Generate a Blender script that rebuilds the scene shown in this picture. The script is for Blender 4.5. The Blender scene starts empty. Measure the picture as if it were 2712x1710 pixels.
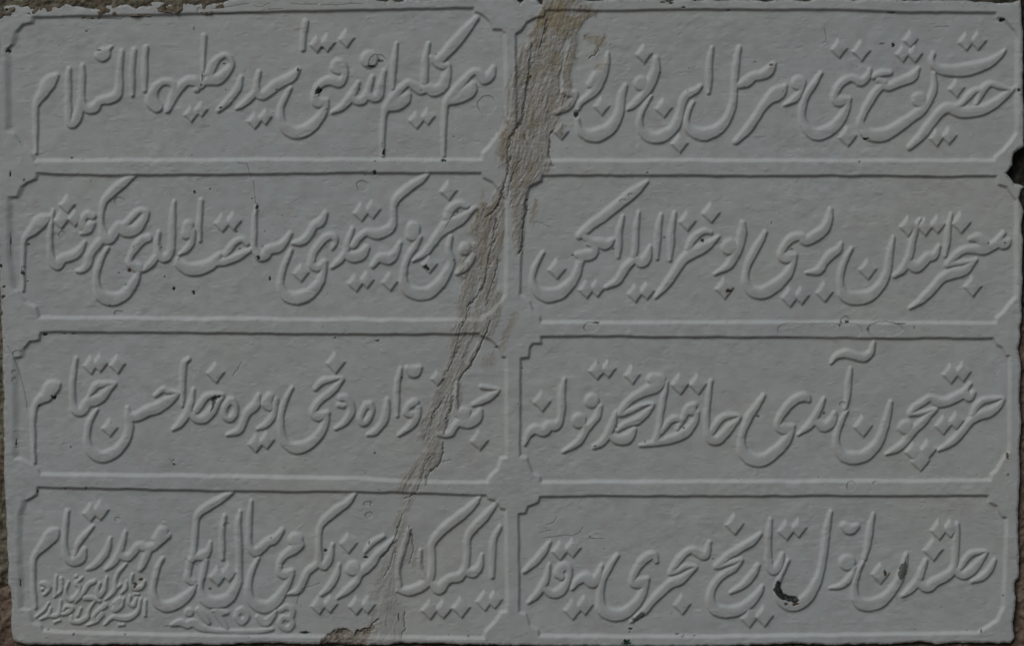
import bpy, math
import numpy as np

# ------------------------------------------------------------------ scale
# one unit of the layout grid below is half a millimetre on the stone
S = 0.0005
CX, CY = 1356.0, 855.0          # centre of the slab in layout units


def P(x, y, h=0.0):
    return ((x - CX) * S, -h * S, (CY - y) * S)


# ------------------------------------------------------------------ camera
sc = bpy.context.scene
col = sc.collection
cam_d = bpy.data.cameras.new('camera')
cam = bpy.data.objects.new('camera', cam_d)
col.objects.link(cam)
CAM_DIST = 3.2
cam.location = (0, -CAM_DIST, 0)
cam.rotation_euler = (math.radians(90), 0, 0)
cam_d.sensor_width = 36
cam_d.lens = 36 * CAM_DIST / (2712 * S)
cam_d.clip_start = 0.05
cam_d.clip_end = 200
sc.camera = cam

# ------------------------------------------------------------------ daylight: shade under a dull sky, brightest high on the left
SUN_EL, SUN_AZ = math.radians(42), math.radians(-34)   # azimuth from the wall's normal, negative = left
w = bpy.data.worlds.new('World')
sc.world = w
w.use_nodes = True
nt = w.node_tree
sky = nt.nodes.new('ShaderNodeTexSky')
sky.sky_type = 'NISHITA'
sky.sun_disc = False
sky.sun_elevation = SUN_EL
# the lamp stands towards (sin az, -cos az); Nishita measures its rotation from +Y, clockwise
sky.sun_rotation = math.pi - SUN_AZ
sky.air_density = 1.0
sky.dust_density = 4.0
sky.ozone_density = 1.0
bg = nt.nodes['Background']
bg.inputs['Strength'].default_value = 0.06
nt.links.new(sky.outputs['Color'], bg.inputs['Color'])

sl = bpy.data.lights.new('sun', 'SUN')
sl.energy = 1.5
sl.angle = math.radians(38)
sl.color = (0.915, 0.995, 1.045)
sun = bpy.data.objects.new('sun', sl)
col.objects.link(sun)
d = (math.cos(SUN_EL) * math.sin(SUN_AZ), -math.cos(SUN_EL) * math.cos(SUN_AZ), math.sin(SUN_EL))
from mathutils import Vector
sun.rotation_euler = Vector(d).to_track_quat('Z', 'Y').to_euler()
sun.location = Vector(d) * 4

sc.view_settings.view_transform = 'Standard'
sc.view_settings.look = 'None'
sc.view_settings.gamma = 1
sc.view_settings.use_curve_mapping = False
sc.view_settings.exposure = -1.08
sc.cycles.max_bounces = 6

# ------------------------------------------------------------------ noise and distance helpers
rng = np.random.default_rng(7)


def vnoise(x, y, seed=0):
    lat = np.random.default_rng(seed).random((257, 257)).astype(np.float32) * 2 - 1
    xf, yf = np.floor(x), np.floor(y)
    fx, fy = (x - xf).astype(np.float32), (y - yf).astype(np.float32)
    xi, yi = xf.astype(np.int32) & 255, yf.astype(np.int32) & 255
    fx = fx * fx * (3 - 2 * fx)
    fy = fy * fy * (3 - 2 * fy)
    a, b = lat[yi, xi], lat[yi, xi + 1]
    c, e = lat[yi + 1, xi], lat[yi + 1, xi + 1]
    return (a + (b - a) * fx) * (1 - fy) + (c + (e - c) * fx) * fy


def fbm(x, y, seed=0, oct=4):
    r, amp = 0, 1.0
    for k in range(oct):
        r = r + amp * vnoise(x * 2 ** k + 13.7 * k, y * 2 ** k + 7.1 * k, seed + k)
        amp *= 0.5
    return r


def sstep(a, b, x):
    t = np.clip((x - a) / (b - a), 0, 1)
    return t * t * (3 - 2 * t)


def blur(a, sig):
    r = max(1, int(3 * sig))
    k = np.exp(-0.5 * (np.arange(-r, r + 1) / sig) ** 2)
    k = (k / k.sum()).astype(np.float32)
    for ax in (0, 1):
        p = np.pad(a, [(r, r) if i == ax else (0, 0) for i in (0, 1)], mode='edge')
        o = np.zeros_like(a)
        n = a.shape[ax]
        for i, kv in enumerate(k):
            o += kv * (p[i:i + n] if ax == 0 else p[:, i:i + n])
        a = o
    return a


def poly_sdf(pts, x, y):
    """signed distance, negative inside"""
    pts = np.asarray(pts, np.float32)
    dmin = np.full(x.shape, 1e9, np.float32)
    inside = np.zeros(x.shape, bool)
    n = len(pts)
    for i in range(n):
        ax, ay = pts[i]
        bx, by = pts[(i + 1) % n]
        ex, ey = bx - ax, by - ay
        L2 = ex * ex + ey * ey + 1e-9
        t = np.clip(((x - ax) * ex + (y - ay) * ey) / L2, 0, 1)
        dmin = np.minimum(dmin, (x - ax - t * ex) ** 2 + (y - ay - t * ey) ** 2)
        if abs(ey) > 1e-9:
            c = ((ay > y) != (by > y)) & (x < ex * (y - ay) / ey + ax)
            inside ^= c
    dd = np.sqrt(dmin)
    return np.where(inside, -dd, dd)


def line_dist(pts, x, y):
    dmin = np.full(x.shape, 1e9, np.float32)
    for (ax, ay), (bx, by) in zip(pts[:-1], pts[1:]):
        ex, ey = bx - ax, by - ay
        L2 = ex * ex + ey * ey + 1e-9
        t = np.clip(((x - ax) * ex + (y - ay) * ey) / L2, 0, 1)
        dmin = np.minimum(dmin, (x - ax - t * ex) ** 2 + (y - ay - t * ey) ** 2)
    return np.sqrt(dmin)


def spline(p, n=5):
    p = np.asarray(p, float)
    if len(p) < 3:
        return p
    q = np.vstack([2 * p[0] - p[1], p, 2 * p[-1] - p[-2]])
    out = []
    for i in range(1, len(q) - 2):
        for k in range(n):
            t = k / n
            out.append(0.5 * (2 * q[i] + (q[i + 1] - q[i - 1]) * t
                              + (2 * q[i - 1] - 5 * q[i] + 4 * q[i + 1] - q[i + 2]) * t * t
                              + (3 * q[i] - q[i - 1] - 3 * q[i + 1] + q[i + 2]) * t ** 3))
    out.append(p[-1])
    out = np.array(out)
    out[:, 2] = np.maximum(out[:, 2], 8)
    return out


# ------------------------------------------------------------------ the writing, stroke by stroke
# L letter, D diamond dot (or two joined), S small signature, N numeral of the date; x, y, pen width
STROKES = """
@0 0
L 510,690,50 450,750,110 390,850,90 345,920,65 325,980,48 322,1120,42 325,1260,36 325,1400,26
L 628,630,34 620,720,48 622,900,50 625,1060,55 632,1130,50 670,1125,75 715,1040,75 740,900,55 748,720,50 752,600,34 / 1115,470,35 1095,620,52 1088,780,58 1060,870,85 1000,905,85 940,915,75 900,930,70 860,985,85 810,995,80 760,960,55 745,880,45
L 1220,460,45 1208,600,46 1203,750,46 1208,870,34
L 1335,430,36 1322,560,46 1320,700,46 1322,830,34
L 905,505,70 940,500,110 975,465,55 1020,430,20
L 1430,975,95 1385,920,105 1400,830,75 1470,755,60 1545,750,60 1590,800,60 1570,900,65 1530,1000,45
@0 1
L 10,1010,45 60,900,65 115,810,75 190,740,75 260,745,80 310,780,60 345,760,50 400,730,90 480,720,95 555,650,70 595,585,50 570,525,45 525,510,48 465,540,60 425,600,80 390,670,80 / 345,330,40 340,480,32 335,650,30 330,790,30 / 275,815,50
D 225,1045,62 320,1000,60
L 685,705,35 660,790,55 600,880,65 530,960,58 480,1010,36
L 1210,635,35 1150,700,80 1080,740,85 1000,780,92 940,830,85 880,870,80 830,850,60 828,760,48 845,660,36 / 830,830,60 750,910,62 690,960,52 640,990,25
D 805,1105,64 905,1070,62
L 1135,805,35 1080,900,50 1045,1000,52 1050,1100,62 1110,1185,90 1200,1210,105 1300,1175,100 1390,1090,82 1450,990,60 1468,925,40 / 1465,920,45 1400,935,90 1360,900,70 1375,810,60 1440,750,72 1510,735,80 1580,755,80 1625,700,60 1620,615,70 1570,575,80 1540,625,70 1580,660,50
L 1275,200,52 1252,330,46 1248,450,40
D 1375,405,66 1470,390,72 1645,355,72
@0 2
D 130,350,72
L 335,540,140
L 592,400,25 568,520,45 558,650,46 555,810,32
L 475,650,38 448,750,58 430,860,75 385,900,72 330,870,60 310,850,50 / 365,700,35 342,780,52 315,860,62 265,920,78 200,910,68 180,880,55 / 240,755,34 200,830,60 150,910,72 80,985,58 0,1030,28
L 1315,165,48 1200,300,84 1080,440,88 960,555,76 900,520,26 / 880,400,30 855,520,52 845,650,56 838,750,60 / 960,580,60 1020,605,60 1070,595,30 1048,680,66 1010,790,88 930,830,92 870,810,80 800,820,80 740,780,68 690,760,60 630,810,68 560,890,78 500,980,70 475,1050,46 464,1150,44 460,1300,38 462,1420,28 / 500,990,60 570,960,100 645,920,105 690,870,55
D 770,1095,70 872,1065,66
L 1470,620,48 1440,690,82 1390,725,82 1330,660,62 1270,670,60 1200,740,70 1140,810,72 1085,880,80 1040,950,58 1025,1080,44 1020,1250,40 1020,1420,28 / 1290,770,50 1250,830,115 1160,890,100 1080,930,60
@0 3
L 560,840,40 640,860,64 665,850,50 655,900,60 590,985,60 490,1030,34
D 540,1200,66
L 965,490,30 945,600,66 900,710,90 850,820,84 770,895,62 715,940,52 690,995,40 / 880,690,105 810,770,70
L 1130,780,36 1095,860,62 1080,980,70 1050,1080,82 970,1185,104 850,1235,116 750,1220,80 705,1170,50 690,1090,36
D 910,970,72
D 1295,490,74
L 1405,535,48 1400,650,74 1340,790,82 1280,880,66 1200,960,58 1150,1000,28 / 1270,760,120
L 1362,880,28 1300,980,40 1260,1080,46 1270,1180,62 1350,1250,92 1450,1250,96 1560,1180,86 1620,1060,70 1645,950,60 1675,880,70 1720,850,65 1780,820,55 1815,785,36
D 1475,985,76
@0 4
D 105,1310,76
L 405,435,30 380,550,50 375,700,52 370,845,30
L 652,430,32 628,560,50 612,700,52 605,850,52 580,990,62 530,1100,76 440,1190,94 320,1230,106 220,1195,82 170,1130,52 185,1020,40 228,935,26 / 965,585,40 920,650,88 850,690,80 780,700,76 720,745,86 660,775,60 620,780,40
L 1065,790,45 1005,850,120 930,900,92 860,980,70 800,1080,72 720,1190,72 615,1295,46
L 1235,740,45 1212,840,52 1160,900,62 1070,962,28 / 1190,755,120
L 1400,665,32 1330,770,55 1260,880,60 1225,1000,55 1232,1110,62 1290,1200,86 1380,1225,104 1490,1180,96 1580,1090,80 1630,990,60 1650,915,40 / 1650,910,55 1570,925,90 1520,900,60 1540,820,60 1595,750,66 1665,712,68 1720,725,64 1770,745,75 1830,690,50 1845,635,30
D 1562,445,76
D 1765,465,80
D 1640,1245,80
@0 5
D 620,490,66 730,490,70
D 692,360,66
L 765,620,28 720,690,78 640,730,84 560,765,76 490,795,70 430,790,60 370,850,65 300,960,66 250,1060,56 232,1130,62 290,1215,92 400,1240,112 510,1205,100 620,1130,92 710,1070,82 800,1000,80 870,900,62 912,780,50 905,670,32 / 355,700,46 420,672,60 505,665,46 / 400,730,50 450,760,60 / 770,910,120
D 930,1258,68 1042,1240,68
L 905,490,32 888,560,40 940,625,70 1050,645,92 1200,635,104 1340,600,92 1450,550,70 1530,490,42 1560,462,22
D 1200,380,72 1310,372,74
L 1660,800,26 1560,870,60 1440,960,82 1300,1015,92 1150,1025,92 1040,985,90 960,1030,76 870,1140,76 780,1250,72 680,1348,44 / 1600,820,30 1510,790,50 1430,765,50 1370,800,60 1330,870,55 1290,955,36 / 1340,830,46 1280,830,55 1220,880,56 1170,940,46 1110,975,50
D 1115,805,72
@1 0
L 445,500,46 370,540,110 310,610,92 250,665,62 218,720,42 210,850,36 210,1000,34 206,1170,28
L 482,440,28 462,600,40 456,780,46 470,880,60 520,930,92 570,880,82 640,860,82 700,830,76 740,780,60 772,730,28
D 610,385,72
D 555,525,70 680,510,66
L 840,490,62 790,480,64 745,540,62 785,605,80 835,560,55 / 845,560,50 810,620,55 745,650,30
L 930,700,60 880,760,75 820,840,66 795,940,70 745,985,46 700,995,28
L 1220,120,46 1120,190,72 1020,275,74 945,360,60 928,450,40 928,560,36 940,640,70 965,695,88 1010,690,90 1055,620,80 1090,590,90 1150,625,100 1235,615,92 1300,540,72 1332,465,60 1280,440,55 1220,485,56 1160,545,56 1110,580,60
L 985,780,30 920,880,50 885,1000,50 880,1120,56 920,1215,92 1010,1250,110 1110,1225,96 1190,1150,80 1240,1060,62 1268,990,40 / 1350,690,70 1290,715,80 1230,785,70 1185,880,50 1190,930,64 1260,965,85
L 1590,360,28 1575,500,50 1570,650,56 1560,800,62 1510,870,80 1455,850,62 1432,780,46 1450,640,30 / 1430,860,60 1370,930,62 1300,990,36
@1 1
L 200,575,90 190,650,100 / 245,620,45 232,730,52 180,800,50 120,842,24
L 318,350,38 308,480,40 302,600,40 308,720,28
D 510,555,72 612,535,72
L 100,880,26 120,930,72 220,975,104 330,965,104 420,920,92 490,840,50 / 460,920,62 560,895,72 650,860,70 740,812,50 785,788,28 / 740,745,40 690,705,50 630,725,56 580,785,62 540,835,60
L 825,400,20 808,520,40 802,650,42 802,780,46 850,855,72 900,850,82 940,800,82 1020,780,82 1080,730,62 1132,650,38
L 1155,742,26 1240,722,66 1310,655,66 1350,580,70 1410,540,78 1455,465,44
L 1145,800,30 1085,920,50 1050,1050,52 1050,1150,62 1110,1225,92 1200,1240,104 1310,1195,96 1390,1110,76 1435,1010,56 1452,920,38 / 1450,910,50 1390,960,72 1330,935,60 1340,840,60 1390,755,66 1460,685,66 1520,675,60 1545,720,50 1520,790,30
D 1230,1010,72
@1 2
L 185,605,35 142,720,50 120,820,62 60,900,56 -5,960,32 / 120,830,50 180,865,92 260,845,92 310,780,60 / 190,760,60 240,690,60 310,640,60 400,655,90 470,635,82 530,600,80 562,520,52 562,400,52 600,320,72 700,235,74 800,165,62 872,110,34
D 265,455,74 365,430,74
L 370,945,44 430,875,72 520,880,92 580,820,62 622,735,34
D 215,1100,72 312,1072,68
D 525,1090,74
L 738,600,110 735,660,110 / 800,680,40 760,760,52 700,850,52 660,960,56 652,1080,62 690,1165,92 790,1200,108 890,1185,102 980,1110,92 1050,1000,76 1090,900,60 1060,800,50 1082,680,36
L 740,900,26 840,830,62 920,730,72 990,640,82 1070,570,110 1160,530,90 1240,470,60 1305,420,34 / 1230,405,40 1165,380,62 1090,420,72 1050,500,72
D 885,930,72
D 1060,260,76
L 1215,790,100 / 1285,860,50 1230,950,62 1140,1012,36
@1 3
L 1325,175,26 1200,275,84 1050,395,84 900,510,84 780,600,74 705,670,60 / 740,665,50 800,712,62 880,735,80 950,750,82 1015,705,40 / 780,740,36 835,770,60 820,835,90 740,850,90 690,840,50 / 730,860,60 695,980,62 640,1090,82 540,1185,104 420,1215,116 320,1175,82 275,1080,46 300,960,46 375,825,26
D 500,975,78
L 1105,490,26 1072,620,50 1066,750,52 1062,865,28
L 1250,460,26 1228,600,46 1222,750,46 1205,850,52 / 1358,770,28 1320,870,82 1270,915,82 1220,885,60 1140,945,72 1090,1025,72 1040,1090,66 950,1142,34
L 1455,480,28 1428,620,50 1418,750,52 1418,880,28
L 1578,460,28 1552,600,50 1542,750,52 1536,890,28
D 770,1160,70 868,1150,68
D 1215,1195,72 1320,1175,70
@1 4
L -115,1235,28 -30,1130,64 50,1020,66 130,900,76 210,835,92 290,795,92 370,750,72 462,680,24 / 392,640,36 330,630,55 260,665,62 210,725,66 190,785,62
D 175,535,78
D 390,460,80
L 682,555,46 675,650,72 650,760,72 600,870,72 530,960,62 430,1020,26 / 560,770,130
D 515,1150,80
L 890,640,36 820,760,62 750,880,62 712,1000,52 712,1100,62 770,1175,88 860,1190,104 970,1135,102 1070,1050,86 1130,950,60 1158,860,40 / 1155,850,52 1080,870,92 1032,850,60 1060,770,66 1130,695,72 1210,675,72 1260,715,82 1340,675,92 1430,605,82 1472,510,62 1485,430,34
D 1110,1230,78 1218,1218,70
D 1430,1185,78
L 1270,1010,26 1370,990,68 1430,910,68 1490,840,78 1550,800,68 1582,742,32
@1 5
D 300,975,80
L 152,788,30 90,900,52 55,1020,52 52,1120,52 90,1215,92 200,1240,112 320,1215,96 420,1120,82 480,1000,62 500,860,56 535,685,28
L 545,1040,32 630,965,66 680,850,60 712,720,50 745,590,45 782,520,28 / 660,920,60 740,955,92 800,920,82 850,865,82 910,850,72 955,765,34
D 670,580,78
D 825,585,72 940,565,72
L 1065,475,26 1038,600,46 1028,740,46 1012,850,30
D 1155,550,84
L 690,1330,26 800,1250,66 900,1150,72 980,1060,76 1080,1015,92 1180,990,82 1250,930,56 1295,888,26 / 1290,893,32 1180,915,44 1090,925,50 1030,935,46 1090,865,62 1170,805,62 1260,790,72 1350,795,92 1430,765,82 1490,735,82 1550,740,92 1590,715,46 / 1240,700,46 1310,692,82 1370,745,82 / 1490,710,60 1545,645,40
D 1260,1130,80
@2 0
L 530,575,46 470,610,120 420,680,100 350,730,70 310,790,48 298,950,42 300,1100,38 306,1290,30
L 692,345,32 668,480,46 658,620,46 662,750,52 690,815,72 750,815,82 800,740,80 860,725,92 930,690,82 990,620,60 1045,572,32 950,575,50 880,588,56 835,640,52 812,690,32
D 825,405,70 910,385,70
D 1070,395,72
L 880,810,30 815,920,50 790,1050,52 810,1165,72 880,1230,94 970,1235,98 1070,1180,86 1150,1075,76 1182,960,66 1170,860,60 1160,795,36 / 1175,860,60 1240,875,80 1340,825,92 1450,785,92 1540,730,82 1622,660,40 1540,645,50 1490,628,50 1420,680,38
D 1000,975,72
@2 1
L 205,345,36 162,390,50 150,500,50 146,640,46 145,775,30
L 248,625,30 218,760,56 182,850,66 120,940,62 60,992,28 / 220,850,50 280,895,72 350,885,82 420,820,72 470,740,52 515,680,30 430,672,50 360,695,62 310,765,62 275,815,56
D 450,470,80
L 600,725,60 635,780,46 615,860,60 570,895,58 528,855,50 535,780,56 580,725,60
L 845,675,30 812,770,78 740,835,66 710,910,62 660,1000,62 558,1040,26
L 945,690,70 915,750,90 950,790,60 / 1000,720,45 992,800,50 965,880,60 905,950,56 832,985,26
D 815,1120,70 915,1090,70
L 1150,610,30 1080,740,50 1045,870,52 1048,1000,56 1090,1115,72 1180,1160,92 1290,1130,92 1390,1045,76 1450,940,62 1472,845,40 / 1470,840,50 1400,870,82 1345,845,60 1365,770,60 1430,705,60 1510,645,60 1590,560,40 1608,522,24 1500,535,50 1420,555,60 1360,620,40
D 1545,380,84
@2 2
L 80,700,60 130,705,60 170,770,60 165,850,62 110,925,56 30,985,28 / 60,765,46 100,775,46
L 340,760,62 365,815,46 335,885,56 285,935,58 255,890,50 275,820,50 310,765,60
L 505,715,34 492,830,60 460,930,62 390,1010,62 320,1042,26
L 628,430,26 598,550,46 588,700,46 592,865,30
L 690,430,50 745,465,100 795,430,50
L 755,740,70 695,770,62 675,835,60 730,855,60 / 785,790,46 770,880,62 700,970,60 605,1045,24
D 960,525,58
L 1360,600,36 1440,612,42 1525,632,26 1440,690,60 1350,735,60 1285,765,36 / 1350,815,40 1315,885,90 1250,925,100 1170,925,80 1120,960,62 1080,1020,62 1020,1042,46 970,1035,34 / 1200,850,120 / 1140,850,40 1130,700,28 1140,570,26
D 1345,1090,80
@2 3
L 208,1125,30 240,1035,62 300,985,82 380,1005,92 430,955,82 490,955,82 530,900,60 548,780,56 548,650,52 572,530,26
D 362,735,80
L 700,910,120 / 765,960,62 742,1040,62 680,1120,62 560,1195,26 / 820,730,120 / 892,780,46 862,880,62 800,950,62 755,1000,60
D 868,450,74 968,435,70
L 1045,830,30 1010,930,60 970,1030,66 910,1110,62 840,1150,38 / 990,1050,50 1070,1085,82 1150,1065,92 1205,990,46 / 1060,995,40 1130,945,60 1230,905,72 1320,835,60 1382,760,26 1270,775,40 1180,815,50 1080,850,46 1120,775,60 1200,700,66 1300,645,82 1400,600,100 1440,545,105 1380,530,100
D 1190,490,72
L 1510,560,26 1478,700,46 1452,850,46 1432,1000,52 1405,1090,62 / 1265,1138,26 1380,1115,52 1500,1095,66 1620,1055,72 1700,1010,70 1735,940,56 / 1455,1015,50 1525,925,56 1590,890,60 1640,915,44
D 1625,575,82
@2 4
D 272,575,80
L 232,770,60 180,790,56 150,860,56 85,990,30 / 215,820,80 / 0,1080,60 90,1045,66 190,985,72 245,910,60 262,840,50
L 395,545,30 368,700,46 354,850,46 358,980,50 385,1070,72 440,1090,82 510,1035,80 570,965,70 655,880,30 560,862,50 480,895,56 430,955,62 395,1015,60
L 872,680,36 790,800,62 720,920,62 672,1060,56 682,1185,82 760,1260,104 860,1270,104 970,1205,96 1070,1110,82 1120,1020,56 1145,955,38 / 1140,960,50 1070,985,92 1005,960,60 1022,880,62 1090,785,72 1170,715,76 1250,690,80 1285,725,40
L 1195,1038,22 1280,965,62 1340,885,62 1390,785,50 1425,705,30 / 1350,920,60 1430,965,82 1500,915,82 1525,840,36
L 1672,435,28 1652,550,50 1642,680,46 1622,802,30
L 1490,385,26 1540,320,52 1620,295,72 1700,315,72 1790,330,76 1850,290,60 1880,195,28
@2 5
L 112,825,26 50,930,52 15,1050,52 22,1150,62 80,1230,92 180,1250,104 290,1220,96 390,1115,82 450,990,66 480,870,60 514,740,30
D 258,960,84
L 475,1218,24 570,1165,62 650,1095,66 720,1000,70 800,925,70 870,855,50 932,800,26 830,832,40 740,850,40 685,850,38 730,795,60 800,745,60 880,705,60 950,740,82 1030,735,82 1110,695,82 1180,665,82 1230,695,72 1265,655,46 / 1170,655,60 1238,578,34 / 650,970,120
D 720,1190,76 850,1175,78
D 782,1275,82
D 1062,480,78 1170,465,76
D 992,950,76 1112,910,70
L 950,1182,26 1060,1115,62 1160,1015,66 1230,925,66 1320,865,76 1420,830,80 1500,770,60 1545,712,26 1440,712,50 1350,735,60 1290,790,62 1265,850,50
@3 0
L 510,465,50 465,510,115 400,590,90 335,660,62 300,730,44 293,850,42 296,1000,40 312,1170,32
L 612,290,36 592,430,46 582,560,46 592,680,52 640,745,72 720,725,92 765,640,46 / 680,690,40 700,605,46 755,520,52 845,428,26
D 820,300,72 910,280,78
L 1005,540,26 972,640,56 920,720,60 850,790,52 790,822,22
L 1142,480,30 1112,580,50 1080,670,62 1030,760,62 960,822,30 / 1080,680,60 1150,710,72 1210,670,66 1260,605,66 1320,625,72 1390,615,72 1450,570,66 1530,510,50 / 1475,480,100 1430,540,80 / 1345,660,62 1305,760,62 1275,820,40
@3 1
L -38,720,30 -98,850,46 -128,1000,50 -98,1115,72 -18,1160,92 80,1135,94 180,1070,82 240,1005,56 268,955,36 / 240,935,60 190,900,60 200,820,50 215,740,56 270,705,62 340,690,82 385,640,50 402,575,26 / 245,690,50 258,520,46 272,380,46 295,310,62 380,245,74 500,175,64 605,110,30 / 355,740,50 332,850,52 312,930,46
L 312,920,36 312,1030,56 370,1110,92 470,1120,104 570,1080,92 640,970,72 662,850,52 662,600,50 652,430,50 675,295,26
L 530,335,30 508,480,46 506,600,46 510,725,32
D 462,885,76 565,850,76
L 775,195,26 758,350,46 752,500,46 762,610,52 810,660,76 870,625,76 920,575,76 990,540,76 1055,460,42
L 838,715,30 780,830,50 748,960,52 762,1085,72 840,1155,98 930,1160,98 1020,1085,86 1090,980,66 1145,865,38 / 1140,835,50 1090,865,82 1032,845,60 1030,770,52 1080,695,62 1160,640,82 1215,595,80 / 1180,550,120
L 1110,1048,22 1200,1015,62 1250,920,62 1290,845,62 1350,795,62 1390,740,60 1392,580,46 1402,440,52 1450,365,68 1560,275,74 1670,195,54 1725,130,28 / 1390,765,50 1440,785,72 1490,720,60 1518,595,26
L 1582,780,28 1550,880,56 1490,980,62 1415,1052,36
D 1662,580,80
D 1390,1150,72 1492,1140,70
@3 2
L 190,810,125 / 45,1088,26 130,1015,62 210,940,62 250,865,62 310,805,82 370,745,72 430,665,62 500,605,52 565,540,36 / 295,665,26 340,605,50 390,558,52 470,518,32
D 215,1155,72 320,1145,70
L 600,1010,40 700,1020,80 800,985,82 870,925,82 905,850,60 912,720,50 908,600,56 950,520,68 1050,425,80 1180,325,80 1290,225,62 1345,165,28 / 610,990,50 600,820,40 640,650,46 695,460,40 / 860,920,60 800,800,40 805,650,26 / 900,940,50 970,1000,92 1030,940,80 1080,905,80 1160,890,82 1210,820,60 1232,680,52 1238,530,56 1290,445,68 1390,345,72 1505,210,28 / 1220,840,60 1290,850,82 1345,785,60 1368,685,24
L 1535,430,34 1478,540,50 1465,680,52 1462,890,34
D 890,1190,78 1012,1185,74
D 1175,1170,80
D 1392,1110,78 1482,1100,70
@3 3
L 435,575,28 370,670,62 290,760,62 198,845,34
L 432,780,26 410,880,50 370,975,62 310,1060,60 245,1125,34 / 390,1000,50 460,1045,72 540,1015,82 600,920,60 612,820,60 560,790,80 515,850,80 540,890,62
D 530,650,76 645,625,76
L 640,1000,30 690,930,66 760,895,82 830,940,92 880,880,70 912,785,30
D 645,1190,80 755,1150,76
L 1055,695,34 980,800,56 920,930,56 897,1080,62 920,1195,92 1030,1240,104 1140,1210,96 1240,1115,82 1300,1000,60 1325,905,40 / 1325,910,50 1260,945,92 1195,945,60 1200,890,56 1245,795,66 1310,720,76 1385,690,66 1412,745,40
L 1185,1295,30 1290,1210,62 1380,1105,66 1460,1025,72 1540,955,82 1640,910,80 1710,855,56 1775,800,26 1680,795,50 1610,832,46 1540,860,40 1580,785,60 1650,695,62 1730,645,62 1800,675,74 1860,690,72 1898,575,34
@3 4
D 130,1140,80
L 845,498,36 760,575,68 650,635,68 560,690,68 490,750,60 438,800,40 540,775,44 620,745,46 675,730,30 620,805,50 530,855,62 450,925,62 395,1015,62 390,1115,68 440,1190,94 550,1210,100 670,1180,92 770,1105,76 840,1020,50 865,975,26
D 610,405,84
L 825,785,36 770,875,68 690,965,62 572,1035,28
L 938,365,30 922,500,50 920,640,52 925,775,62 970,830,78 1020,775,72 1048,685,36
D 1082,465,76 1195,440,76
D 745,1265,76 880,1250,82
L 1492,295,30 1458,430,56 1442,570,56 1422,720,56 1395,850,62 1340,985,78 1260,1095,94 1150,1150,104 1050,1105,92 1002,1010,62 1025,900,40 1105,740,28
L 1640,755,130 / 1702,810,46 1690,860,46 1650,915,62 1580,975,52 1485,998,22
L 1610,420,60 1665,455,90 1722,430,60
@3 5
L 355,315,30 325,450,52 308,570,52 275,725,36
L 258,755,26 208,860,46 182,980,52 198,1090,74 280,1145,104 400,1125,104 500,1050,82 580,935,72 625,820,62 660,685,30
D 420,860,82
L 625,1065,30 710,995,66 770,905,66 805,820,56 838,735,30 / 770,950,60 850,985,82 920,935,82 1000,895,82 1070,850,72 1102,770,52 1110,640,52 1118,500,52 1125,405,36 / 1100,820,50 1170,875,72 1250,835,82 1320,760,66 1395,665,28 1310,665,50 1240,685,56 1190,745,56 1155,805,50
D 955,460,78 1062,445,72
D 905,640,88
L 1465,738,30 1420,825,56 1350,895,62 1265,935,32
@3 0
S 370,955,30 415,960,45 440,1000,36 395,1055,26 / 380,1000,30
S 508,880,22 502,960,28 498,1060,22
S 555,930,26 548,1010,32 490,1072,20 / 550,905,32
S 615,940,22 590,1020,28 602,1080,38 650,1100,40 700,1055,36 722,985,30 690,950,34 742,900,22 / 685,885,30
S 855,930,36 800,960,38 760,1020,36 710,1090,32 680,1128,18
S 905,950,28 882,1020,36 900,1060,44 945,1010,36 970,895,22 / 770,1085,40 850,1090,38 905,1110,28
S 1145,770,22 1080,850,32 1050,920,32 1048,1000,36 1000,1060,32 955,1095,18 / 1050,1000,32 1095,965,26
S 1155,930,22 1140,1000,32 1100,1042,18
S 1205,870,22 1192,950,28 1222,1000,44 1290,980,40 1312,930,26
S 435,1130,18 400,1190,28 320,1255,22
S 455,1180,22 430,1240,32 360,1278,18 / 430,1250,28 490,1250,36 535,1220,32 545,1110,22 / 560,1230,28 620,1212,36 655,1180,28 600,1162,28 570,1195,22
S 490,1305,28 505,1299,20 535,1288,28
S 862,1110,22 810,1190,28 790,1260,36 720,1300,42 655,1300,36 640,1255,26 / 732,1180,22 702,1245,32
S 950,1155,46 905,1190,36 850,1250,32 870,1290,36 925,1225,32 / 930,1240,30 870,1300,30 790,1332,18
S 1275,1100,28 1255,1200,32 1190,1260,46 1100,1270,46 1020,1262,36 950,1325,22 / 1040,1130,36 1090,1095,36 1040,1190,44 1100,1160,36 1120,1090,22 / 1180,1070,28 1170,1130,28 1210,1150,36 1240,1090,28
S 1322,1110,26 1316,1245,22
S 1080,1332,28 1100,1330,20 1125,1326,26
S 1225,1050,26 1240,1051,20 1255,1052,24
@3 1
N 205,1215,80
N 285,1190,46 340,1250,62 380,1310,40
N 430,1200,36 490,1212,62 548,1215,40 / 455,1225,50 510,1300,50 545,1360,36
N 685,1195,60 735,1250,52 690,1305,62 640,1260,52 655,1205,52
N 835,1260,46 900,1310,72 960,1260,62 995,1205,36
N 1040,1190,46 1100,1165,52 1150,1195,52 1130,1270,52 1065,1265,52 1040,1330,52 1100,1370,52 1150,1325,52 1135,1265,40
N 40,1332,30 120,1310,66 180,1335,62 240,1312,72 320,1360,62 450,1385,46 650,1395,46 850,1388,46 960,1370,36
"""

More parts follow.
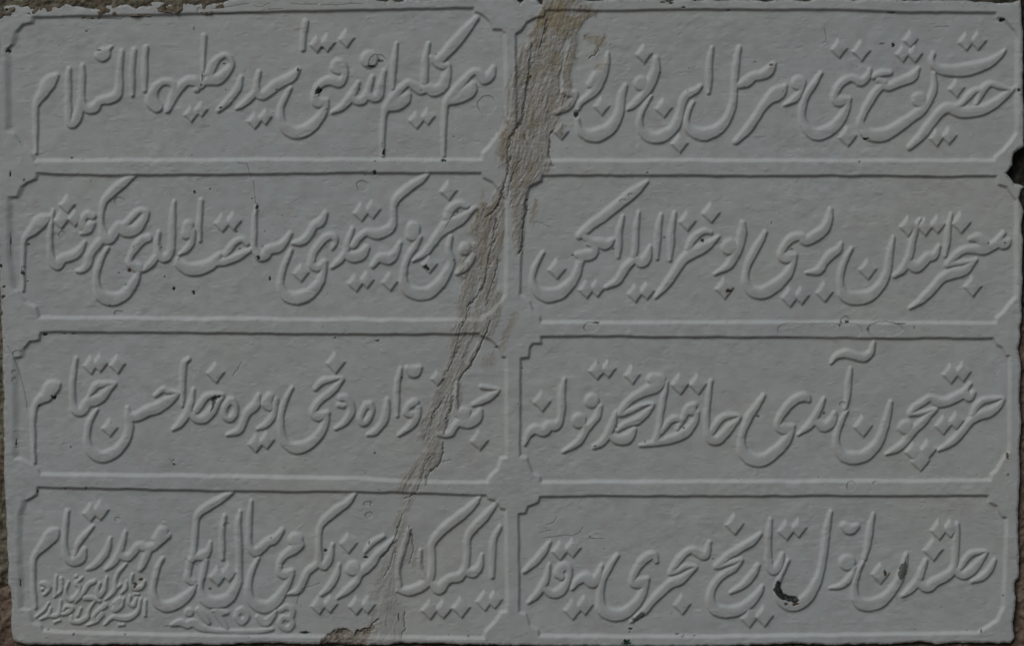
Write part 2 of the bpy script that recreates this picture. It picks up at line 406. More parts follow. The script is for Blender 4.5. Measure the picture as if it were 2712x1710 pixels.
# ------------------------------------------------------------------ layout of the stone
OUTLINE = [(-14, 16), (60, 16), (150, 18), (157, 20), (166, 12), (186, 12), (215, 20), (250, 26), (270, 15), (305, 17),
           (334, 13), (352, 20), (390, 19), (401, 8), (421, 6), (465, 13), (477, 3), (520, 10), (552, 12), (585, 6),
           (605, 1), (640, -5), (820, -6), (960, -5), (980, 1), (1012, 4), (1022, 8), (1035, 2), (1050, 8), (1066, 6),
           (1075, -1), (1100, 1), (1125, 3), (1160, -2), (1250, -5), (1360, -3), (1378, 11), (1390, -2), (1420, -2),
           (1430, 12), (1437, 14), (1441, -3), (1540, -5), (1552, 3), (1600, 3), (1625, -3), (1755, -2), (1766, 6),
           (1780, 8), (1790, 1), (1835, -2), (1842, 4), (1870, 0), (1900, 4), (1990, 1), (2012, 4), (2030, 7),
           (2046, 3), (2085, 0), (2128, 6), (2142, 4), (2160, -3), (2240, -1), (2262, 3), (2300, -2), (2375, 0), (2400, 4),
           (2500, 2), (2560, 3), (2580, 6), (2610, 5), (2632, 9), (2662, 10), (2690, 6), (2704, 2), (2707, 40), (2711, 110),
           (2709, 200), (2712, 300), (2712, 388), (2702, 393), (2687, 405), (2680, 436), (2672, 452), (2665, 459),
           (2676, 470), (2686, 489), (2704, 492), (2713, 496), (2707, 503), (2699, 526), (2707, 545), (2711, 562),
           (2706, 600), (2709, 640), (2707, 700), (2709, 740), (2705, 790), (2707, 850), (2701, 868), (2703, 890),
           (2696, 925), (2700, 945), (2705, 965), (2702, 1050), (2706, 1100), (2700, 1200), (2703, 1260), (2701, 1300),
           (2697, 1400), (2701, 1480), (2700, 1528), (2690, 1545), (2692, 1600), (2687, 1650), (2690, 1690), (2680, 1704),
           (2560, 1702), (2480, 1706), (2440, 1700), (2360, 1706), (2200, 1708), (2090, 1703), (2020, 1708), (1900, 1711),
           (1700, 1712), (1500, 1711), (1300, 1708), (1180, 1705), (1064, 1703), (1000, 1709), (930, 1708), (880, 1704),
           (842, 1706), (760, 1704), (690, 1702), (640, 1704), (560, 1709), (520, 1706), (440, 1709), (330, 1706),
           (200, 1708), (90, 1706), (48, 1704), (32, 1692), (28, 1640), (29, 1600), (26, 1560), (20, 1545), (21, 1480),
           (17, 1400), (14, 1330), (12, 1290), (10, 1180), (9, 1100), (11, 1040), (9, 1000), (6, 900), (3, 850), (3, 800),
           (-2, 720), (-7, 600), (-10, 400), (-12, 200)]

PANELS = [
    [(90, 46), (440, 40), (700, 33), (940, 28), (1255, 23), (1258, 32), (1278, 40), (1296, 56), (1306, 78), (1330, 80),
     (1338, 90), (1340, 330), (1328, 345), (1300, 380), (1278, 405), (1275, 422), (700, 422), (92, 425), (82, 405), (58, 384),
     (38, 352), (22, 345), (20, 130), (34, 118), (44, 85), (60, 66), (86, 60)],
    [(1445, 28), (1640, 29), (1800, 25), (2060, 27), (2212, 26), (2300, 29), (2420, 34), (2640, 34), (2644, 46), (2662, 52), (2686, 80),
     (2694, 96), (2694, 350), (2684, 366), (2660, 395), (2636, 416), (2634, 424), (2200, 424), (1800, 424), (1440, 424), (1436, 408), (1400, 385),
     (1384, 350), (1368, 344), (1366, 92), (1380, 82), (1396, 60), (1420, 46), (1442, 44)],
    [(98, 460), (260, 465), (500, 464), (700, 463), (940, 459), (1275, 459), (1280, 472), (1306, 484), (1322, 505), (1330, 520),
     (1340, 528), (1340, 780), (1324, 800), (1300, 828), (1278, 836), (1275, 846), (900, 845), (500, 842), (104, 840), (96, 812),
     (66, 800), (48, 770), (36, 764), (26, 680), (24, 524), (46, 522), (58, 495), (70, 485), (96, 475)],
    [(1438, 465), (1640, 465), (1960, 467), (2212, 466), (2420, 467), (2520, 469), (2640, 466), (2645, 488), (2668, 496), (2684, 520),
     (2692, 528), (2692, 786), (2676, 800), (2656, 828), (2640, 840), (2638, 854), (2200, 853), (1800, 853), (1432, 852),
     (1430, 836), (1412, 822), (1404, 798), (1390, 786), (1378, 780), (1380, 700), (1386, 620), (1393, 550), (1395, 520), (1404, 494), (1436, 480)],
    [(107, 880), (400, 881), (700, 884), (900, 885), (1040, 886), (1270, 884), (1274, 890), (1300, 902), (1322, 922), (1328, 944), (1340, 946),
     (1341, 1209), (1324, 1213), (1318, 1242), (1296, 1262), (1290, 1276), (1100, 1276), (940, 1265), (500, 1259), (300, 1257), (106, 1255), (100, 1241), (76, 1226),
     (58, 1216), (40, 1212), (40, 950), (56, 946), (62, 926), (78, 904), (104, 900)],
    [(1432, 891), (1640, 890), (1720, 893), (1960, 893), (2100, 893), (2212, 894), (2420, 896), (2632, 897), (2640, 914), (2656, 922), (2666, 942),
     (2676, 944), (2674, 1195), (2660, 1210), (2640, 1244), (2626, 1256), (2624, 1272), (2200, 1273), (1800, 1274), (1434, 1276),
     (1430, 1260), (1410, 1250), (1398, 1222), (1394, 1212), (1377, 1208), (1379, 1060), (1379, 948), (1400, 946), (1404, 922),
     (1412, 911), (1434, 909)],
    [(99, 1291), (220, 1293), (440, 1297), (580, 1300), (760, 1302), (940, 1302), (1090, 1306), (1288, 1312), (1294, 1322), (1312, 1326), (1326, 1346),
     (1340, 1350), (1342, 1618), (1326, 1622), (1312, 1646), (1284, 1672), (1280, 1690), (1100, 1688), (850, 1685), (440, 1681),
     (250, 1676), (112, 1670), (106, 1656), (84, 1648), (76, 1616), (52, 1610), (50, 1390), (52, 1362), (66, 1328), (96, 1311)],
    [(1430, 1316), (1540, 1314), (1700, 1314), (1960, 1314), (2212, 1313), (2500, 1314), (2620, 1314), (2622, 1330), (2644, 1340), (2656, 1368), (2668, 1372),
     (2664, 1500), (2660, 1606), (2652, 1622), (2644, 1642), (2606, 1668), (2590, 1676), (2300, 1680), (2000, 1684),
     (1700, 1686), (1430, 1684), (1426, 1668), (1404, 1656), (1394, 1626), (1376, 1621), (1374, 1362), (1392, 1360),
     (1398, 1342), (1426, 1331)],
]

# mortar smeared over the break that runs through the slab
SEAM = [(1440, -40), (1432, 10), (1425, 30), (1412, 45), (1416, 60), (1400, 90), (1396, 115), (1370, 130), (1352, 180), (1340, 230),
        (1335, 320), (1325, 350), (1318, 400), (1322, 440), (1340, 458), (1330, 472), (1292, 538), (1276, 528), (1280, 505),
        (1270, 545), (1258, 550), (1245, 592), (1240, 615), (1252, 640), (1236, 655), (1217, 700), (1212, 732), (1225, 745),
        (1213, 793), (1211, 820), (1206, 842), (1190, 878), (1190, 905), (1187, 932), (1173, 978), (1166, 996), (1160, 1018),
        (1145, 1032), (1143, 1048), (1139, 1065), (1127, 1093), (1102, 1120), (1105, 1136), (1100, 1160), (1120, 1167),
        (1125, 1185), (1109, 1209), (1092, 1232), (1060, 1257), (1053, 1285), (1048, 1300), (1072, 1306), (1072, 1327),
        (1064, 1352), (1041, 1381), (1046, 1416), (1032, 1462), (1010, 1490), (995, 1510), (976, 1560), (971, 1585), (1002, 1594),
        (976, 1622), (966, 1648), (940, 1690), (930, 1730), (1064, 1730), (1066, 1700), (1069, 1671), (1073, 1625), (1048, 1571),
        (1052, 1509), (1076, 1488), (1113, 1509), (1115, 1469), (1094, 1427), (1082, 1386), (1070, 1358), (1083, 1348), (1097, 1308),
        (1106, 1285), (1132, 1283), (1129, 1257), (1167, 1223), (1174, 1174), (1158, 1151), (1176, 1153), (1182, 1116), (1218, 1081),
        (1222, 1035), (1225, 1000), (1228, 988), (1243, 976), (1266, 932), (1284, 897), (1304, 885), (1326, 844), (1330, 776),
        (1318, 740), (1322, 700), (1336, 632), (1340, 560), (1352, 552), (1354, 620), (1366, 673), (1380, 669), (1387, 597),
        (1396, 530), (1398, 500), (1436, 481), (1440, 458), (1456, 451), (1465, 430), (1454, 421), (1452, 405), (1455, 371), (1464, 347),
        (1484, 358), (1498, 333), (1475, 307), (1507, 284), (1519, 255), (1514, 215), (1516, 185), (1532, 130), (1530, 90), (1551, 55),
        (1577, 42), (1588, 26), (1545, 8), (1546, -40)]
PATCHES = [[(1416, 523), (1424, 540), (1420, 590), (1412, 615), (1405, 612), (1408, 570)],
           [(1370, 820), (1373, 845), (1357, 870), (1346, 895), (1339, 932), (1326, 940), (1328, 900), (1340, 850), (1356, 824)],
           [(1290, 936), (1306, 930), (1314, 950), (1304, 966), (1276, 974), (1284, 950)],
           [(1548, 92), (1602, 92), (1606, 106), (1614, 118), (1590, 126), (1580, 136), (1562, 154), (1557, 148), (1574, 122), (1556, 108)],
           [(1576, 184), (1600, 158), (1604, 168), (1592, 186)],
           [(1330, 350), (1322, 430), (1332, 440), (1346, 380), (1356, 352)],
           [(1088, 1480), (1100, 1430), (1112, 1480), (1106, 1512), (1092, 1515)]]
# the lost lower edge under the seam, stone showing
BREAK = [(838, 1716), (852, 1692), (886, 1669), (906, 1664), (918, 1668), (936, 1684), (944, 1672), (975, 1664), (985, 1652),
         (990, 1664), (975, 1690), (962, 1730), (838, 1730)]

# painted-over break lines and ledges inside the seam
CRACKS = [([(1450, 55), (1444, 80), (1436, 105), (1430, 130)], 2.2, 3.5),
          ([(1410, 118), (1405, 160), (1403, 200), (1396, 240), (1388, 290), (1380, 325), (1366, 345), (1352, 362), (1346, 400), (1345, 440)], 3.0, 4.5),
          ([(1352, 420), (1344, 452), (1338, 480), (1332, 505), (1322, 540), (1306, 560), (1288, 575)], 2.6, 4),
          ([(1382, 420), (1366, 445), (1352, 480), (1344, 520)], 1.8, 2.5),
          ([(1395, 530), (1392, 570), (1386, 610), (1382, 650), (1376, 672)], 2.6, 4),
          ([(1316, 580), (1306, 640), (1300, 668), (1294, 690), (1288, 720), (1284, 745), (1266, 782), (1250, 798), (1240, 810)], 2.2, 4),
          ([(1240, 810), (1236, 835), (1222, 862), (1216, 884), (1212, 910), (1204, 935), (1196, 950)], 1.6, 2.5),
          ([(1322, 690), (1316, 720), (1304, 750), (1294, 780), (1288, 810)], 1.6, 2.5),
          ([(1298, 850), (1290, 878), (1280, 900), (1270, 925), (1256, 950), (1240, 974), (1222, 995), (1216, 1010)], 2.4, 4),
          ([(1214, 920), (1202, 948), (1190, 975), (1176, 992)], 1.6, 2.5),
          ([(1180, 1050), (1166, 1070), (1152, 1090), (1146, 1105), (1140, 1130)], 2.0, 3),
          ([(1200, 1050), (1196, 1075), (1186, 1100), (1182, 1130), (1176, 1150)], 1.8, 3),
          ([(1174, 1170), (1172, 1200), (1166, 1224), (1140, 1246), (1130, 1260), (1128, 1284)], 1.8, 3),
          ([(1166, 1224), (1182, 1221), (1196, 1218)], 1.2, 1.6),
          ([(1142, 1212), (1130, 1226), (1122, 1240), (1116, 1265), (1108, 1288), (1104, 1300)], 1.6, 2.4),
          ([(1072, 1320), (1082, 1318), (1098, 1306)], 1.6, 3),
          ([(1066, 1362), (1056, 1392), (1048, 1425), (1040, 1440), (1024, 1462), (1010, 1478)], 2.0, 3.2),
          ([(1046, 1450), (1040, 1480), (1028, 1508), (1016, 1530)], 1.8, 2.4),
          ([(1085, 1395), (1092, 1425), (1096, 1455), (1084, 1490)], 1.8, 2.6),
          ([(906, 1668), (918, 1668), (938, 1686), (944, 1676), (975, 1664), (990, 1650), (1004, 1640)], 2.0, 3.5),
          ([(1072, 1622), (1070, 1650), (1072, 1668), (1062, 1690)], 1.6, 2.6),
          ([(1464, 345), (1455, 371), (1452, 405), (1460, 424), (1464, 440)], 2.0, 3.0),
          ([(1560, 156), (1575, 146), (1586, 134), (1588, 122)], 1.4, 2.4),
          ([(1404, 557), (1400, 556), (1380, 556)], 1.0, 1.2), ([(1422, 588), (1440, 594), (1457, 603)], 1.0, 1.2)]

# hairline edges of flaked and repainted paint
RINGS = [(1289, 278, 25, 25), (960, 492, 15, 15), (316, 532, 14, 10), (313, 829, 12, 7), (1566, 866, 20, 13), (2255, 1287, 12, 13),
         (2319, 1278, 6, 4), (2344, 872, 48, 20), (2240, 850, 12, 13), (974, 1334, 12, 7), (977, 1364, 10, 9), (46, 934, 12, 7),
         (527, 27, 5, 6), (36, 1005, 5, 6), (36, 985, 5, 5), (163, 622, 9, 10), (1650, 532, 9, 5), (1670, 516, 6, 4),
         (1000, 165, 24, 20), (600, 1390, 8, 6), (2232, 1070, 8, 6), (62, 712, 6, 7), (310, 1375, 8, 6)]
CAPSULES = [(2080, 876, 2262, 876, 20)]
HAIRS = [[(20, 917), (34, 940), (50, 985), (62, 1030), (68, 1060), (70, 1088)], [(640, 958), (628, 980), (616, 995)], [(447, 1214), (455, 1226), (462, 1232)],
         [(630, 432), (654, 435), (665, 470)], [(671, 480), (674, 510), (677, 540)],
         [(220, 45), (230, 50), (275, 50), (290, 49), (320, 52), (328, 45)], [(560, 38), (572, 38), (620, 36), (690, 34), (700, 28)],
         [(560, 24), (590, 22), (612, 18), (640, 12), (660, 10)], [(672, 16), (690, 20), (708, 12), (714, 9)], [(710, 26), (750, 24)], [(770, 10), (800, 13), (840, 12)],
         [(850, 14), (900, 14), (930, 10), (960, 11)], [(1225, 560), (1206, 571), (1198, 572), (1188, 590), (1182, 602)],
         [(1440, 1425), (1470, 1422), (1500, 1418), (1518, 1420), (1536, 1410), (1544, 1396)], [(1446, 1390), (1466, 1385), (1474, 1370)],
         [(1430, 1410), (1460, 1405)], [(490, 1480), (500, 1488), (520, 1496)], [(785, 1600), (792, 1570), (800, 1560), (845, 1545)],
         [(1010, 1300), (1000, 1296)], [(430, 1660), (455, 1658), (490, 1662)], [(1560, 1425), (1600, 1427)],
         [(28, 618), (28, 650), (29, 680)], [(2184, 75), (2188, 90), (2190, 110)], [(2476, 72), (2490, 70), (2514, 70)],
         [(1925, 770), (1936, 773), (1944, 760)], [(1900, 645), (1912, 640)]]

# chips that show the dark coat underneath: centre, radii, colour
DARK, GREEN, RUST = (0.016, 0.020, 0.018), (0.008, 0.050, 0.036), (0.14, 0.07, 0.025)
CHIPS = [(22, 135, 7, 6, DARK), (1526, 302, 6, 10, DARK), (1175, 425, 7, 4, GREEN), (994, 427, 4, 2.5, GREEN), (992, 456, 7, 6, GREEN),
         (967, 464, 2.5, 2, DARK), (680, 548, 4, 8, GREEN), (684, 683, 5, 6, DARK), (1202, 690, 3, 3, DARK), (1211, 562, 3.5, 3, DARK),
         (1065, 1001, 3, 3, DARK), (993, 1200, 2.5, 4, DARK), (1314, 919, 4, 3, DARK), (1383, 975, 3, 2.5, DARK), (1372, 1070, 2.5, 2.5, DARK),
         (1709, 1170, 3, 3, DARK), (1576, 1182, 4, 3, DARK), (1635, 1131, 2.5, 2.5, DARK), (1586, 961, 3, 2.5, DARK), (2009, 1102, 4, 3, DARK),
         (2183, 1094, 4, 4, DARK), (1812, 1133, 3, 3, DARK), (1861, 636, 5, 5, DARK), (371, 1536, 5, 5, RUST), (356, 1549, 5, 8, RUST),
         (860, 1457, 5, 4, DARK), (717, 1424, 4, 3, DARK), (556, 1560, 4, 4, DARK), (977, 1437, 3, 4, DARK), (967, 1476, 6, 4, DARK),
         (342, 716, 5, 5, RUST), (354, 654, 3, 3, DARK), (333, 754, 3, 2, DARK), (290, 809, 3, 2.5, DARK), (75, 648, 4, 3, DARK),
         (1660, 1702, 11, 8, GREEN), (1670, 1666, 6, 3, GREEN), (1668, 1675, 3, 2, GREEN), (1811, 20, 6, 3, DARK), (1928, 28, 7, 2, DARK),
         (2362, 34, 11, 2, DARK), (2277, 428, 3, 3, DARK), (2346, 1518, 4, 8, RUST), (2670, 1208, 4, 8, RUST), (2672, 1257, 3, 5, DARK),
         (2109, 1600, 8, 5, RUST), (2084, 1600, 6, 4, RUST), (1930, 771, 8, 6, RUST), (1776, 8, 6, 4, DARK), (1758, 7, 10, 2.5, DARK),
         (1822, 240, 2.5, 2.5, DARK), (1749, 193, 2, 2, DARK), (1714, 458, 5, 3, DARK), (1517, 676, 2.5, 2.5, DARK), (1624, 659, 3, 4, DARK),
         (1760, 629, 2.5, 2.5, DARK), (2098, 660, 5, 1.5, DARK), (2044, 590, 2, 3, DARK), (2620, 645, 4, 4, DARK), (2663, 643, 3, 3, DARK),
         (118, 886, 6, 4, DARK), (170, 884, 5, 2.5, DARK), (194, 884, 6, 2.5, DARK), (141, 1052, 7, 6, DARK), (103, 1073, 4, 3, DARK),
         (42, 1174, 2, 10, DARK), (98, 1302, 2, 9, DARK), (227, 1292, 4, 4, DARK), (171, 1295, 3, 2, DARK), (186, 1183, 3, 3, DARK),
         (458, 1218, 3, 3, DARK), (460, 1230, 4, 3, DARK), (513, 76, 2, 8, DARK), (598, 238, 2, 3, DARK), (790, 184, 4, 6, DARK),
         (733, 238, 3, 2, DARK), (866, 290, 3, 3, DARK), (854, 128, 5, 3, DARK), (535, 200, 2, 14, DARK), (533, 226, 3, 5, DARK),
         (593, 169, 6, 2, DARK), (584, 286, 6, 3, DARK), (1010, 162, 5, 3, DARK), (953, 237, 2.5, 2.5, DARK), (1089, 241, 2, 2, DARK),
         (1016, 404, 4, 10, DARK), (1012, 384, 1.5, 8, DARK), (1155, 144, 3, 2, DARK), (1116, 240, 2, 2, DARK), (982, 176, 10, 3, DARK),
         (1004, 160, 4, 4, DARK), (1201, 362, 2, 2, DARK), (2043, 172, 5, 4, RUST), (1971, 231, 2.5, 2.5, DARK), (2000, 164, 4, 1.5, DARK),
         (2336, 116, 8, 2, DARK), (2367, 118, 5, 6, DARK), (2295, 368, 8, 4, DARK), (2655, 53, 8, 6, DARK), (2700, 238, 4, 5, DARK),
         (262, 133, 6, 3, DARK), (228, 83, 3, 3, DARK), (58, 184, 3, 2, DARK), (52, 376, 2, 2, DARK), (190, 418, 5, 3, DARK), (18, 28, 6, 4, DARK),
         (10, 38, 5, 5, DARK), (118, 14, 13, 3, DARK), (84, 15, 14, 3, DARK), (152, 16, 4, 5, DARK), (60, 18, 10, 2, DARK), (28, 460, 2.5, 7, DARK),
         (64, 478, 4, 4, DARK), (73, 745, 4, 2, DARK), (60, 722, 5, 8, DARK), (28, 640, 2, 10, DARK), (2, 705, 4, 6, DARK), (10, 760, 7, 4, DARK),
         (8, 786, 6, 5, DARK), (4, 830, 3, 9, DARK), (460, 764, 4, 7, DARK), (512, 774, 4, 6, DARK), (714, 738, 3, 6, DARK), (626, 614, 4, 3, DARK),
         (635, 659, 4, 2, DARK), (515, 508, 3, 6, DARK), (556, 500, 3, 3, DARK), (316, 464, 2, 2, DARK), (428, 655, 3, 3, DARK),
         (315, 723, 2.5, 2.5, DARK), (435, 733, 3, 3, DARK), (667, 526, 2, 2, DARK), (701, 612, 1.5, 3, DARK), (695, 653, 2, 2, DARK),
         (240, 480, 2, 2, DARK), (540, 1535, 2, 2, DARK), (1055, 1635, 2, 10, DARK), (807, 1676, 14, 4, GREEN), (52, 1545, 2, 9, DARK),
         (125, 1668, 3, 2, DARK), (330, 1680, 3, 2, DARK), (193, 1680, 4, 4, DARK), (981, 1334, 1.5, 8, GREEN), (999, 902, 6, 3, DARK), (887, 895, 2, 3, DARK),
         (1563, 1421, 2, 2, DARK), (1600, 1454, 2, 2, DARK), (1890, 1480, 3, 2, DARK), (1840, 1684, 3, 2, DARK), (1808, 1686, 3, 2, DARK),
         (1795, 1680, 5, 2, DARK), (2490, 1382, 2, 2, DARK), (2602, 1672, 3, 4, DARK), (2660, 1578, 3, 3, DARK), (2422, 868, 2, 4, DARK),
         (2383, 857, 18, 1.5, DARK), (2228, 853, 3, 4, DARK), (2244, 852, 6, 3, DARK), (2225, 862, 4, 4, DARK), (1580, 854, 9, 3, DARK), (1240, 1685, 3, 3, DARK)]
CHIP_POLYS = [([(833, 250), (835, 238), (843, 231), (853, 237), (850, 246), (838, 251)], DARK),
              ([(2062, 1536), (2067, 1538), (2069, 1556), (2078, 1573), (2094, 1578), (2115, 1582), (2117, 1590), (2110, 1598), (2096, 1594), (2074, 1588), (2056, 1576), (2050, 1562), (2054, 1545)], DARK),
              ([(2402, 1476), (2404, 1500), (2402, 1522), (2391, 1537), (2380, 1524), (2385, 1500), (2396, 1490)], (0.20, 0.21, 0.195)),
              ([(1120, 707), (1128, 700), (1133, 703), (1139, 716), (1131, 714)], DARK),
              ([(1674, 1640), (1700, 1622), (1712, 1624), (1704, 1636), (1680, 1649)], (0.20, 0.20, 0.19)),
              ([(560, 1050), (574, 1047), (592, 1048), (586, 1052), (574, 1053), (566, 1080), (558, 1092), (560, 1072)], (0.12, 0.12, 0.115))]

# ------------------------------------------------------------------ the relief of the slab on one fine grid
ST = 1.6
X0, X1, Y0, Y1 = -30, 2730, -24, 1730
gx = np.arange(X0, X1 + ST, ST, dtype=np.float32)
gy = np.arange(Y0, Y1 + ST, ST, dtype=np.float32)
NX, NY = len(gx), len(gy)
X, Y = np.meshgrid(gx, gy)


def window(x0, y0, x1, y1):
    i0 = max(0, int((x0 - X0) / ST)); i1 = min(NX, int((x1 - X0) / ST) + 2)
    j0 = max(0, int((y0 - Y0) / ST)); j1 = min(NY, int((y1 - Y0) / ST) + 2)
    return slice(j0, j1), slice(i0, i1)


wob = lambda a, s, sd: a * fbm(X / s, Y / s, sd, 3)

# --- recessed panels
panel_sdf = np.full(X.shape, 1e3, np.float32)
panel_id = np.full(X.shape, -1, np.int16)
Xw, Yw = X + wob(1.2, 45, 101), Y + wob(1.3, 50, 111)
for k, poly in enumerate(PANELS):
    a = np.array(poly)
    s = window(a[:, 0].min() - 30, a[:, 1].min() - 30, a[:, 0].max() + 30, a[:, 1].max() + 30)
    dd = poly_sdf(poly, Xw[s], Yw[s])
    m = dd < panel_sdf[s]
    panel_sdf[s] = np.where(m, dd, panel_sdf[s])
    panel_id[s] = np.where(m, k, panel_id[s])

# --- letters
SCV = 500 / 1725.0
OX = [0, 440, 880, 1330, 1770, 2212]
OY = [0, 430, 850, 1270]
word_sdf = np.full(X.shape, 1e3, np.float32)
word_id = np.full(X.shape, -1, np.int16)
word_rad = np.full(X.shape, 8, np.float32)
words = []                       # (kind, panel)
ox = oy = row = 0
Xl, Yl = X + wob(0.9, 22, 121), Y + wob(0.9, 22, 131)
for line in STROKES.strip().splitlines():
    if line[0] == '@':
        r, c = line[1:].split()
        row = int(r); ox, oy = OX[int(c)], OY[row]
        continue
    kind, rest = line[0], line[2:]
    wid = len(words)
    xs_all = []
    for part in rest.split('/'):
        p = np.array([[float(v) for v in q.split(',')] for q in part.split()])
        p[:, 0] = ox + p[:, 0] * SCV
        p[:, 1] = oy + p[:, 1] * SCV
        p[:, 2] *= SCV
        xs_all.append(p[:, 0].mean())
        if kind == 'D':
            for x, y, r in p:
                r *= 1.19
                s = window(x - r - 12, y - r - 12, x + r + 12, y + r + 12)
                u, v = Xl[s] - x, Yl[s] - y
                q1 = np.abs(u * 0.80 + v * 0.62)        # two pen edges of the diamond
                q2 = np.abs(-u * 0.70 + v * 0.72)
                dd = np.maximum(q1 - r * 0.70, q2 - r * 0.70)
                m = dd < word_sdf[s]
                word_sdf[s] = np.where(m, dd, word_sdf[s])
                word_id[s] = np.where(m, wid, word_id[s])
                word_rad[s] = np.where(m, r * 0.95, word_rad[s])
            continue
        p[:, 2] *= 0.5 * {'L': 1.18, 'S': 1.18}.get(kind, 1.12)
        if len(p) == 1:
            q = np.vstack([p, p + [[0.1, 0.1, 0]]])
        else:
            q = spline(np.column_stack([p[:, 0], p[:, 1], p[:, 2] * 4]), 5)
            q[:, 2] /= 4
        for a, b in zip(q[:-1], q[1:]):
            R = max(a[2], b[2]) + 12
            s = window(min(a[0], b[0]) - R, min(a[1], b[1]) - R, max(a[0], b[0]) + R, max(a[1], b[1]) + R)
            xx, yy = Xl[s] - a[0], Yl[s] - a[1]
            ex, ey = b[0] - a[0], b[1] - a[1]
            t = np.clip((xx * ex + yy * ey) / (ex * ex + ey * ey + 1e-9), 0, 1)
            dd = np.sqrt((xx - t * ex) ** 2 + (yy - t * ey) ** 2) - (a[2] + (b[2] - a[2]) * t)
            m = dd < word_sdf[s]
            word_sdf[s] = np.where(m, dd, word_sdf[s])
            word_id[s] = np.where(m, wid, word_id[s])
            word_rad[s] = np.where(m, a[2] + (b[2] - a[2]) * t, word_rad[s])
    words.append((kind, row * 2 + (1 if np.mean(xs_all) > 1358 else 0)))

# --- mortar
seam_x = np.interp(gy, [-30, 100, 300, 450, 560, 700, 850, 1000, 1150, 1300, 1450, 1600, 1730],
                   [1490, 1460, 1410, 1390, 1330, 1285, 1260, 1205, 1150, 1090, 1050, 1015, 1000]).astype(np.float32)[:, None]
U = X - seam_x
seam_noise = fbm(U / 7.0, Y / 20.0, 201, 3)
rough = fbm(X / 6, Y / 6, 211, 3)
seam_sdf = np.full(X.shape, 1e3, np.float32)
s = window(780, -30, 1680, 1730)
seam_sdf[s] = poly_sdf(SEAM, X[s], Y[s])
patch_sdf = np.full(X.shape, 1e3, np.float32)
for poly in PATCHES:
    a = np.array(poly)
    s = window(a[:, 0].min() - 30, a[:, 1].min() - 30, a[:, 0].max() + 30, a[:, 1].max() + 30)
    patch_sdf[s] = np.minimum(patch_sdf[s], poly_sdf(poly, X[s], Y[s]))
mortar = sstep(7, -8, seam_sdf + 6 * seam_noise + 4 * rough)
mortar = np.maximum(mortar, 0.8 * sstep(5, -6, patch_sdf + 7 * seam_noise + 4 * rough))
thin = 0.45 * sstep(620, 900, Y) + 0.55 * sstep(1280, 1420, Y)                      # towards the foot the seam was painted over again
lump = sstep(6, -10, seam_sdf + 4 * seam_noise)
strips = [([(1340, 470), (1346, 560), (1345, 620), (1336, 680), (1330, 720), (1322, 760)], 8), ([(1362, 140), (1352, 230), (1346, 310)], 4),
          ([(1406, 130), (1398, 220), (1388, 290)], 3), ([(1258, 900), (1246, 930), (1232, 950)], 9), ([(1206, 1010), (1200, 1060), (1192, 1120)], 4),
          ([(1246, 660), (1238, 690)], 5), ([(1270, 740), (1262, 770), (1248, 820)], 5), ([(1500, 110), (1490, 170), (1484, 240)], 5)]
for pts, r in strips:
    s = window(min(p[0] for p in pts) - 30, min(p[1] for p in pts) - 30, max(p[0] for p in pts) + 30, max(p[1] for p in pts) + 30)
    ld = line_dist(pts, X[s], Y[s])
    mortar[s] *= 1 - 0.9 * sstep(r + 2, r - 2, ld + 4 * seam_noise[s])
brk = np.full(X.shape, 1e3, np.float32)
s = window(800, 1620, 1030, 1730)
brk[s] = poly_sdf(BREAK, X[s] + 3 * rough[s], Y[s] + 3 * seam_noise[s])

def lit_side(sdf, sign):
    gy_, gx_ = np.gradient(np.clip(sdf, -40, 40), ST)
    return blur(np.clip(sign * (-0.5 * gx_ - 0.87 * gy_), 0, 1).astype(np.float32), 1.5)


# --- heights, in layout units
FR = 6.6
LT = 6.2
pd = panel_sdf
pl = lit_side(pd, -1)
# along the left margin the step is nearly filled with old paint
_, pgx = np.gradient(np.clip(pd, -40, 40), ST)
pl = pl + 3.5 * blur(np.clip((-pgx - 0.8) / 0.15, 0, 1).astype(np.float32), 2) * sstep(110, 75, X)
H = -FR * sstep(4.0, -4.0, pd / (1 + 0.5 * pl))
# paint has built up into a long soft slope on the upper left of every stroke; the lower right stays sharp
ls = lit_side(word_sdf, 1)
inner = -np.minimum(3.0 + 6.5 * ls, np.maximum(0.85 * word_rad, 2.5))
outer = 2.4 + 1.6 * ls
tt = np.clip((outer - word_sdf) / (outer - inner), 0, 1)
letter_h = LT * (0.82 * tt * tt * (3 - 2 * tt) + 0.18 * np.clip(-word_sdf / 14.0, 0, 1)) * np.where(word_sdf < 50, 1, 0)
small = np.isin(word_id, [i for i, w_ in enumerate(words) if w_[0] == 'S'])
num = np.isin(word_id, [i for i, w_ in enumerate(words) if w_[0] == 'N'])
letter_h = np.where(small, 4.9 * sstep(2.2, -2.8, word_sdf), letter_h)
letter_h = np.where(num, 4.8 * sstep(2.5, -4.0, word_sdf), letter_h)
# strokes never rise much above the border when they run into it
H = np.maximum(H + letter_h * (0.35 + 0.65 * sstep(2, -8, pd)), H)
cover = mortar * lump * (1 - 0.55 * thin)
H = H + cover * (1.2 + 0.25 * (-H) * 0.6)
H = blur(H.astype(np.float32), 0.95)

